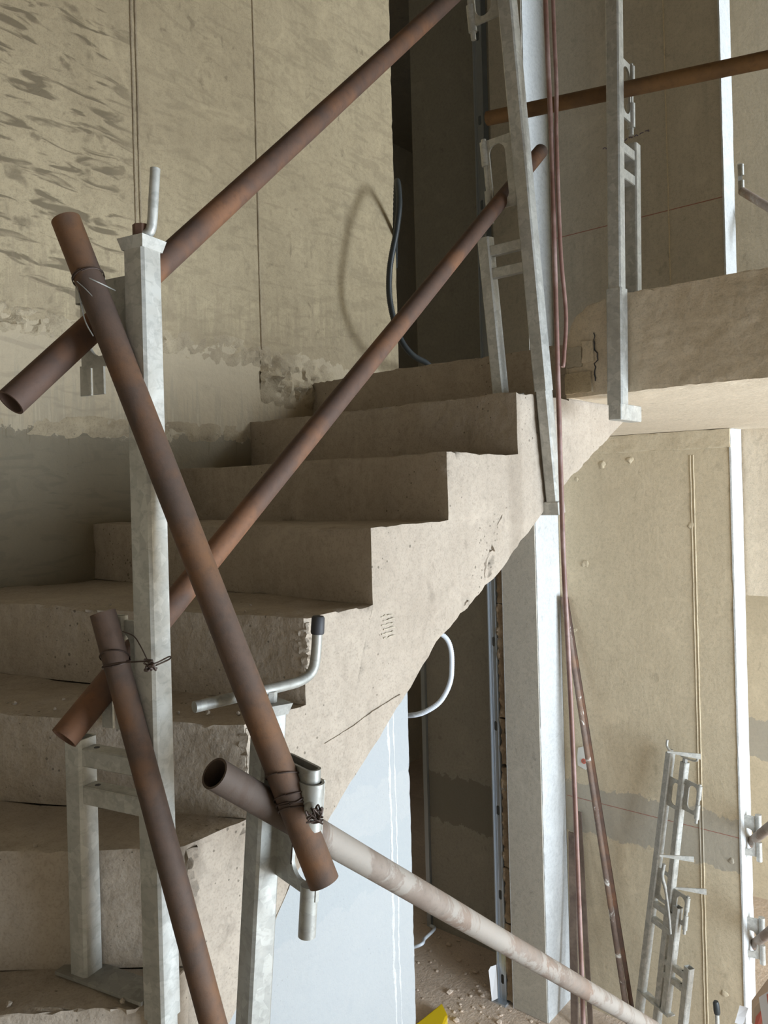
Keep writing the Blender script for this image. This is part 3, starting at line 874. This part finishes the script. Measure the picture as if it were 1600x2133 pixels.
bm = BM(); rod(bm, smooth_path([at(612, 1720, 1.10), at(609, 1760, 1.09), at(606, 1800, 1.09)], 6), .001, 6); link_obj('loose_end', bm, 'wire', w1, 60)
w2 = root('tie_wire', at(180, 580, 1.13), 'thin tie wire binding the brace pipe top to the upper rail', 'wire', 'tie wires')
bm = BM(); c = onbr(brA0, brA1, .092)
for q, tl in enumerate(((.15, -.1), (.25, .0))):
    loops(bm, c, axA, R + .0014, 1.0, tl, .002, .0009, q + 7)
link_obj('loop', bm, 'wire', w2, 60)
bm = BM()
rod(bm, smooth_path([at(149, 579, 1.14), at(175, 576, 1.125), at(205, 588, 1.125), at(240, 605, 1.15)], 6), .001, 6)
rod(bm, smooth_path([at(160, 590, 1.13), at(172, 650, 1.125), at(180, 675, 1.12), at(194, 700, 1.12)], 6), .001, 6)
rod(bm, smooth_path([at(160, 586, 1.12), at(178, 602, 1.118), at(193, 618, 1.12)], 6), .0007, 6)
link_obj('loose_end', bm, 'galvd', w2, 60)
w3 = root('tie_wire', at(290, 1385, 1.12), 'dark tie wire knotted round the tall left post and brace pipe', 'wire', 'tie wires')
axB = (brB1 - brB0).normalized()
bm = BM(); c = onbr(brB0, brB1, .10)
loops(bm, c + axB * .004, axB, .0185 + .0015, 1.0, (.55, .1), 0, .0011, 3); loops(bm, c + axB * .014, axB, .0185 + .0015, 1.0, (-.12, .1), 0, .0011, 5)
link_obj('loop', bm, 'wire', w3, 60)
bm = BM()
rod(bm, smooth_path([at(216, 1387, 1.125), at(245, 1381, 1.115), at(275, 1379, 1.11), at(305, 1378, 1.085), at(322, 1382, 1.085), at(352, 1368, 1.125), at(353, 1373, 1.13), at(325, 1386, 1.085)], 6), .0012, 6)
rod(bm, smooth_path([at(255, 1315, 1.12), at(278, 1325, 1.115), at(292, 1345, 1.10), at(306, 1373, 1.09)], 6), .0009, 6)
link_obj('strand', bm, 'wire', w3, 60)
bm = BM(); knot(bm, at(311, 1384, 1.08), .009, 8, 9); link_obj('knot', bm, 'wire', w3, 60)

# ------------------------------------------------------------------ hanging hose, conduits
hz = root('hanging_hose', W(1.83, -.93, ZF + .6), 'long brown-red hose hanging beside the stair from above', 'hose')
bm = BM()
hp = [(1.798, 1.9), (1.800, 1.23), (1.812, .87), (1.812, .6), (1.813, .257), (1.815, 0), (1.819, -.23), (1.838, -.60), (1.850, -1.0), (1.858, -1.39), (1.862, -1.9), (1.866, -2.1)]
rod(bm, smooth_path([W(a, -.93, z) for a, z in hp], 8), .0062, 14); link_obj('strand', bm, 'hose', hz, 60)
bm = BM()
hp = [(1.815, 1.9), (1.817, 1.23), (1.823, 1.02), (1.816, .88), (1.822, .6), (1.842, .44), (1.828, .34), (1.818, .30)]
rod(bm, smooth_path([W(a, -.918, z) for a, z in hp], 8), .0052, 14); link_obj('strand', bm, 'hose', hz, 60)

def corrugated(name, pts, r, mat, label, cat, pitch=.004):
    path = smooth_path(pts, 40)
    # resample evenly
    out = [path[0]]; acc = 0
    for i in range(1, len(path)):
        acc += (path[i] - path[i - 1]).length
        if acc >= pitch / 2: out.append(path[i]); acc = 0
    bm = BM(); rod(bm, out, [r * (1.0 if i % 2 else .86) for i in range(len(out))], 14)
    o = link_obj(name, bm, mat, None, 60); tag(o, label, cat); return o
corrugated('corrugated_conduit', [W(2.66, -2.30, -.52), W(2.66, -2.18, -.60), at(925, 1325, 3.42), at(941, 1400, 3.42), at(922, 1455, 3.42), at(885, 1483, 3.44), at(845, 1491, 3.50), at(790, 1490, 3.6)], .0115, 'conduit', 'white corrugated conduit looping out of the lower doorway', 'conduit')
corrugated('electrical_conduit', [W(2.70, -2.16, .98), at(826, 385, 3.22), at(832, 420, 3.10), at(826, 480, 3.06), at(812, 560, 3.04), at(813, 630, 3.06), at(832, 700, 3.14), at(858, 738, 3.24), at(895, 762, 3.38), W(2.75, -1.95, .43)], .0125, 'conduitd', 'dark grey conduit bulging out at the end of the stair wall', 'conduit', .006)

# ------------------------------------------------------------------ door jamb: metal stud, mineral wool
def stud(z0, z1, label):
    a = PILA + .012
    s = root('metal_stud', W(a, -2.285, z0), label, 'metal stud', 'galvanised door studs')
    T = Matrix((D(0, 1, 0), D(1, 0, 0), Vector((0, 0, 1)))).transposed().to_4x4(); T.translation = W(a, -2.318, 0)
    bm = BM(); z = z0; hp = .46; i = 0
    zc = z1
    segs = []
    zz = z1 - .17
    cur = z1
    hs = []
    while zz > z0 + .1:
        hs.append(zz); zz -= hp
    cur = z1
    for h in hs:
        lbox(bm, 0, .048, 0, .0012, h + .05, cur)
        slot_plate(bm, 0, .048, h - .05, h + .05, .024, h, .0095, .026, 0, .0012, 32)
        cur = h - .05
    lbox(bm, 0, .048, 0, .0012, z0, cur)
    lbox(bm, 0, .0012, 0, .05, z0, z1); lbox(bm, .0468, .048, 0, .05, z0, z1)
    for x in (.010, .034):                                  # stiffening ribs of the web
        lbox(bm, x, x + .005, -.0022, .0004, z0, z1)
    lbox(bm, -.006, .0, -.010, .0, z0, z1)                    # folded lip towards the doorway
    bmesh.ops.transform(bm, matrix=T, verts=bm.verts[:])
    link_obj('profile', bm, 'stud', s)
    for zc in ([-.84, -1.62, -.25] if z0 < 0 else [1.0, 1.8]):
        bm = BM(); lbox(bm, .048, .078, -.004, -.0025, zc - .022, zc + .022); lbox(bm, .047, .0495, -.004, .03, zc - .022, zc + .022)
        for dz in (-.009, .009): lbox(bm, .060, .065, -.0046, -.0035, zc + dz - .003, zc + dz + .003)
        bmesh.ops.transform(bm, matrix=T, verts=bm.verts[:]); link_obj('clip', bm, 'stud', s)
    return s
stud(ZF, ZS, 'galvanised metal stud with oval holes at the lower doorway')
stud(.415, ZC, 'galvanised metal stud at the dark upper doorway')
wool = root('mineral_wool', W(PILA + .03, -2.245, ZF), 'brown mineral wool packed between the lower door stud and partition', 'insulation')
zc = ZF + .02; q = 0
while zc < ZS - .05:
    h = [.42, .30, .55, .26, .62, .35, .28, .4][q % 8]; z1 = min(zc + h, ZS)
    bm = BM(); gbox(bm, PILA + .008, PILA + .12, -2.2665, -2.2215, zc + .004, z1 - .004)
    refine(bm, .016)
    bm.normal_update()
    for v in bm.verts: v.co += v.normal * (noise.noise(v.co * 24) * .012 + noise.noise(v.co * 70) * .006 - .002)
    link_obj('wool_batt', bm, 'wool', wool, 60)
    zc = z1; q += 1
bm = BM(); gbox(bm, 4.0 - .02, 4.0 + .02, -3.062, -3.032, ZF, ZS)
o = link_obj('door_trim', bm, 'stud'); o.name = 'trim_1'; tag(o, 'grey metal edge trim of the wall inside the doorway', None, None, 'structure')
bm = BM(); gbox(bm, PILA - .006, PILA + .02, -2.2215, -2.2165, ZF, ZS); o = link_obj('trim_2', bm, 'pale'); tag(o, None, None, None, 'structure')

# ------------------------------------------------------------------ things against the lower back wall
def lean(name, top, bot, mat, label, cat, r, hollow=True):
    bm = BM(); pipe(bm, bot, top, r, .003, 22, 14, dent=.02); o = link_obj(name, bm, mat, None, 40); tag(o, label, cat); return o
lean('leaning_pipe', W(3.845, -1.975, -.60), W(3.72, -1.60, ZF), 'rusts', 'thin rusty pipe with white plaster spots leaning on the back wall', 'pipe', .0145)
bm = BM()
p0, p1 = W(3.74, -1.565, ZF), W(3.862, -1.955, -.60)
d = (p1 - p0).normalized(); x, y = basis(d)
for (u0, u1, v0, v1) in ((-.0, .022, 0, .003), (0, .003, 0, .022)):
    hull8(bm, [p + x * uu + y * vv for p in (p0, p1) for uu, vv in ((u0, v0), (u1, v0), (u1, v1), (u0, v1))])
o = link_obj('angle_bar', bm, 'rust'); tag(o, 'brown steel angle bar leaning close beside the spotted pipe', 'steel bar')
bm = BM()
p0, p1 = W(3.70, -1.90, ZF), W(3.855, -1.965, -1.87)
d = (p1 - p0).normalized(); x = D(0, 1, 0); y = d.cross(x).normalized()
hull8(bm, [p + x * uu + y * vv for p in (p0, p1) for uu, vv in ((-.02, -.006), (.02, -.006), (.02, .006), (-.02, .006))])
refine(bm, .03); roughen(bm, .001, .004, 20, 2)
o = link_obj('board', bm, 'wood', None, 40); tag(o, 'short dark board leaning in the corner behind the hose', 'board')
bm = BM()
p0, p1 = W(3.72, -1.82, ZF), W(3.862, -1.925, -1.75)
d = (p1 - p0).normalized(); y = d.cross(x).normalized()
hull8(bm, [p + x * uu + y * vv for p in (p0, p1) for uu, vv in ((-.013, -.004), (.013, -.004), (.013, .004), (-.013, .004))])
o = link_obj('board', bm, 'wood'); tag(o, 'narrow brown strip leaning right of the short dark board', 'board')
tg = root('wall_tag', W(3.87, -1.90, -1.46), 'pale film tag with a red dot stuck on the back wall', 'tag')
bm = BM()
pts = [(-.028, -.045), (.018, -.06), (.03, -.02), (.03, .05), (.005, .062), (-.024, .05), (-.03, .0)]
prism(bm, [W(3.868, -1.90 + u_, -1.46 + v_) for u_, v_ in pts], [W(3.872, -1.90 + u_, -1.46 + v_) for u_, v_ in pts]); link_obj('film', bm, 'tag', tg)
bm = BM(); rod(bm, [W(3.8685, -1.892, -1.475), W(3.865, -1.892, -1.475)], .014, 20); link_obj('dot', bm, 'red', tg)
bm = BM(); rod(bm, [W(3.8655, -1.892, -1.475), W(3.8635, -1.892, -1.475)], .006, 14); link_obj('dot_centre', bm, 'redline', tg)

# spare guard posts leaning against the wall: they stand on the floor, tilted back and to the right
kk = (W(3.83, -1.405, -1.25) - W(3.70, -1.585, ZF)).normalized()
spare = frame('guard_post', W(3.78, -1.4785, -1.90), D(-.45, 1.0), kk,
      dict(top=.58, bot=-.90, w=.036, brackets=[(.33, .47, 'pin'), (-.13, .02, 'pin')], leg=(.155, -.60, -.10), bars=(-.16, -.235), sx=.062, bx=.098, foot=(-.01, .19), jaw=(.05, .03)),
      'bright galvanised guard post leaning on the back wall, the taller of two',
      dict(nut=.012, pts=[(.012, -.012, .592), (.0, -.016, .60), (-.012, -.016, .612), (-.014, -.016, .64)], r=.006))
kk2 = (W(3.80, -1.325, -1.31) - W(3.66, -1.475, ZF)).normalized()
frame('guard_post', W(3.735, -1.3975, -2.0), D(-.45, 1.0), kk2,
      dict(top=.66, bot=-.80, w=.034, brackets=[(.44, .585, 'pin'), (-.08, .06, 'pin')], leg=(.150, -.62, -.24), bars=(-.29, -.35), sx=.066, bx=.102, foot=(-.01, .20), jaw=(.05, .03)),
      'shorter galvanised guard post leaning in front of the taller one',
      dict(nut=.02, pts=[(-.03, -.01, .69), (.0, -.012, .685), (.06, -.016, .69), (.085, -.018, .70), (.088, -.018, .73)], r=.0048))
# loose wedges and hook hanging on them
for (px, py, px2, py2, Y, lab) in ((1390, 1566, 1460, 1576, 3.62, 'flat steel wedge at the top of the leaning guard posts'), (1374, 1782, 1446, 1790, 3.60, 'flat steel wedge in the middle of the leaning guard posts'), (1408, 1850, 1472, 1858, 3.55, 'flat steel wedge just above the hanging hook')):
    bm = BM(); p0, p1 = at(px, py, Y), at(px2, py2, Y - .04)
    d = (p1 - p0); n_ = d.cross(Vector((0, 0, 1))).normalized() * .003; z_ = Vector((0, 0, 1))
    h0, h1 = .004, .013
    hull8(bm, [p0 - n_ - z_ * h0, p0 + n_ - z_ * h0, p1 + n_ - z_ * h1, p1 - n_ - z_ * h1, p0 - n_ + z_ * h0, p0 + n_ + z_ * h0, p1 + n_ + z_ * h1, p1 - n_ + z_ * h1])
    sub('wedge', bm, 'galv', spare)
bm = BM(); rod(bm, smooth_path([at(1384, 1800, 3.5), at(1380, 1825, 3.5), at(1386, 1850, 3.5), at(1393, 1900, 3.5), at(1397, 1945, 3.5)], 8), [.008] * 17 + [.006] * 16, 10)
sub('loose_handle', bm, 'galvd', spare, 60)
bm = BM(); rod(bm, [at(1497, 2180, 3.3), at(1494, 2110, 3.3)], .0085, 14); 
hb = root('capped_rod', at(1497, 2180, 3.3), 'pale rod with a dark rubber cap at the lower right', 'rod'); link_obj('rod', bm, 'galv', hb, 60)
bm = BM(); rod(bm, [at(1494, 2112, 3.3), at(1494, 2108, 3.3), at(1492, 2090, 3.3), at(1492, 2086, 3.3)], [.012, .0135, .0125, .009], 16); link_obj('rubber_cap', bm, 'conduitd', hb, 60)
bm = BM(); c = at(1545, 2116, 3.36)
hull8(bm, [c + Vector(p) for p in ((-.03, 0, -.03), (.0, -.012, -.035), (.02, .004, -.005), (-.01, .015, .0), (-.02, 0, .0), (.01, -.012, .0), (.032, .004, .03), (.0, .015, .035))])
o = link_obj('plaster_shard', bm, 'white'); tag(o, 'small white plaster shard at the foot of the bright wall corner', 'shard')

# ------------------------------------------------------------------ right edge: brackets with pipe stubs behind the corner
for (cx, cy, lab1, lab2) in ((1573, 1742, 'galvanised rail bracket at the right edge, the upper one', 'dusty pipe stub through the upper bracket at the right edge'), (1580, 1955, 'galvanised rail bracket at the right edge, the lower one', 'dusty pipe stub through the lower bracket at the right edge')):
    Y = 3.72
    r_ = root('rail_clamp', at(cx, cy + 50, Y), lab1, 'clamp', 'rail clamps at the right edge')
    T = Matrix((D(.25, .97, 0), D(.97, -.25, 0), Vector((0, 0, 1)))).transposed().to_4x4(); T.translation = at(cx - 16, cy, Y)
    bm = BM(); slot_plate(bm, -.06, .05, -.09, .10, .0, -.01, .026, .05, -.003, .003); bmesh.ops.transform(bm, matrix=T, verts=bm.verts[:]); link_obj('plate', bm, 'galv', r_, 40)
    bm = BM(); rod(bm, [(.05, 0, .11), (.05, 0, .02)], .014, 16); bmesh.ops.transform(bm, matrix=T, verts=bm.verts[:]); link_obj('sleeve', bm, 'galv', r_, 40)
    bm = BM(); rod(bm, [(.05, 0, -.02), (.05, 0, -.11)], .013, 16); bmesh.ops.transform(bm, matrix=T, verts=bm.verts[:]); link_obj('sleeve', bm, 'galv', r_, 40)
    bm = BM(); pipe(bm, at(cx - 14, cy + 17, Y + .12), at(cx + 75, cy - 55, Y - .5), .0212, .003, 22); o = link_obj('pipe_stub', bm, 'rustlight', None, 40); tag(o, lab2, 'pipe')
bm = BM(); pipe(bm, at(1546, 398, 3.9), at(1640, 455, 3.6), .0200, .003, 22); o = link_obj('pipe_stub', bm, 'rustlight', None, 40); tag(o, 'dusty pipe stub at the right edge of the upper floor', 'pipe')
bm = BM(); T = Matrix((D(.25, .97, 0), D(.97, -.25, 0), Vector((0, 0, 1)))).transposed().to_4x4(); T.translation = at(1543, 372, 3.9)
lbox(bm, -.012, .008, -.003, .003, -.075, .075); rod(bm, [(.008, 0, .07), (.008, 0, .015)], .009, 12); rod(bm, [(.008, 0, -.01), (.008, 0, -.07)], .009, 12)
bmesh.ops.transform(bm, matrix=T, verts=bm.verts[:]); o = link_obj('rail_clamp', bm, 'galv', None, 40); tag(o, 'small galvanised rail clamp on the bright upper wall corner', 'clamp', 'rail clamps at the right edge')

# cardboard with red print at the lower right
cb = root('cardboard_box', at(1600, 2150, 3.5), 'torn cardboard box with red print at the lower right corner', 'box')
def quadslab(name, pts, th, mat, parent):
    bm = BM(); n_ = (pts[1] - pts[0]).cross(pts[3] - pts[0]).normalized() * th
    hull8(bm, [p for p in pts] + [p + n_ for p in pts]); return link_obj(name, bm, mat, parent)
quadslab('flap', [at(1566, 2133, 3.45), at(1566, 2085, 3.45), at(1640, 1985, 3.30), at(1640, 2040, 3.30)], .006, 'card', cb)
quadslab('panel', [at(1560, 2190, 3.40), at(1572, 2100, 3.40), at(1640, 2020, 3.25), at(1640, 2200, 3.25)], .006, 'card', cb)
quadslab('red_print', [at(1567, 2170, 3.375), at(1575, 2118, 3.375), at(1590, 2100, 3.345), at(1588, 2170, 3.345)], .002, 'red', cb)
quadslab('white_panel', [at(1592, 2150, 3.33), at(1581, 2078, 3.33), at(1640, 2040, 3.2), at(1640, 2150, 3.2)], .004, 'white', cb)
quadslab('red_print', [at(1600, 2092, 3.29), at(1597, 2072, 3.29), at(1640, 2050, 3.18), at(1640, 2085, 3.18)], .002, 'red', cb)

# on the lower floor
yb = root('yellow_case', W(3.2, -2.45, ZF), 'yellow plastic case corner on the dusty floor at the bottom edge', 'case')
bm = BM()
pts = [W(3.36, -2.50, ZF), W(3.30, -2.42, ZF), W(3.0, -2.30, ZF), W(2.98, -2.52, ZF)]
prism(bm, pts, [p + Vector((0, 0, .055)) for p in pts]); bmesh.ops.bevel(bm, geom=bm.edges[:], offset=.004, segments=2, affect='EDGES'); link_obj('body', bm, 'yellow', yb, 40)
bm = BM()
prism(bm, [p + Vector((0, 0, .0545)) + (W(3.15, -2.43, ZF) - p) * .12 for p in pts], [p + Vector((0, 0, .058)) + (W(3.15, -2.43, ZF) - p) * .12 for p in pts]); link_obj('lid', bm, 'yellow', yb)
bm = BM()
pts = [at(1025, 2086, 4.22), at(1018, 2022, 4.26), at(1022, 2014, 4.26), at(1034, 2010, 4.27), at(1037, 2080, 4.22)]
nn = (pts[1] - pts[0]).cross(pts[-1] - pts[0]).normalized() * .006
prism(bm, pts, [p + nn for p in pts]); o = link_obj('plastic_sheet', bm, 'white'); tag(o, 'white plastic sheet piece propped against the stud foot', 'plastic sheet')
bm = BM(); hull8(bm, [W(a, b, z) for z in (ZF + .001, ZF + .012) for a, b in ((3.60, -2.345), (3.60, -2.255), (3.70, -2.255), (3.70, -2.345))])
o = link_obj('floor_track', bm, 'stud'); tag(o, 'short zinc floor track under the metal stud', 'metal track')
corrugated('corrugated_conduit', [W(3.98, -3.03, ZF + .012), at(905, 1935, 4.75), at(885, 1955, 4.55), at(866, 1972, 4.45), W(3.45, -3.15, ZF + .012)], .010, 'conduit', 'pale conduit lying on the floor just inside the lower doorway', 'conduit')
bm = BM()
rr = random.Random(11)
for q in range(420):
    a, b = rr.uniform(2.7, 4.0), rr.uniform(-3.2, -1.6)
    if a > 3.6 and b > -2.35: continue
    r_ = rr.uniform(.003, .012) * (1 if rr.random() < .85 else 1.8)
    vs = bmesh.ops.create_icosphere(bm, subdivisions=1, radius=r_)['verts']
    for v in vs: v.co = Vector((v.co.x * rr.uniform(.7, 1.3), v.co.y * rr.uniform(.7, 1.3), v.co.z * .6))
    bmesh.ops.translate(bm, verts=vs, vec=W(a, b, ZF + r_ * .4))
o = link_obj('floor_rubble', bm, 'floor', None); tag(o, 'crumbled dusty rubble strewn over the lower floor', 'debris', None, 'stuff')
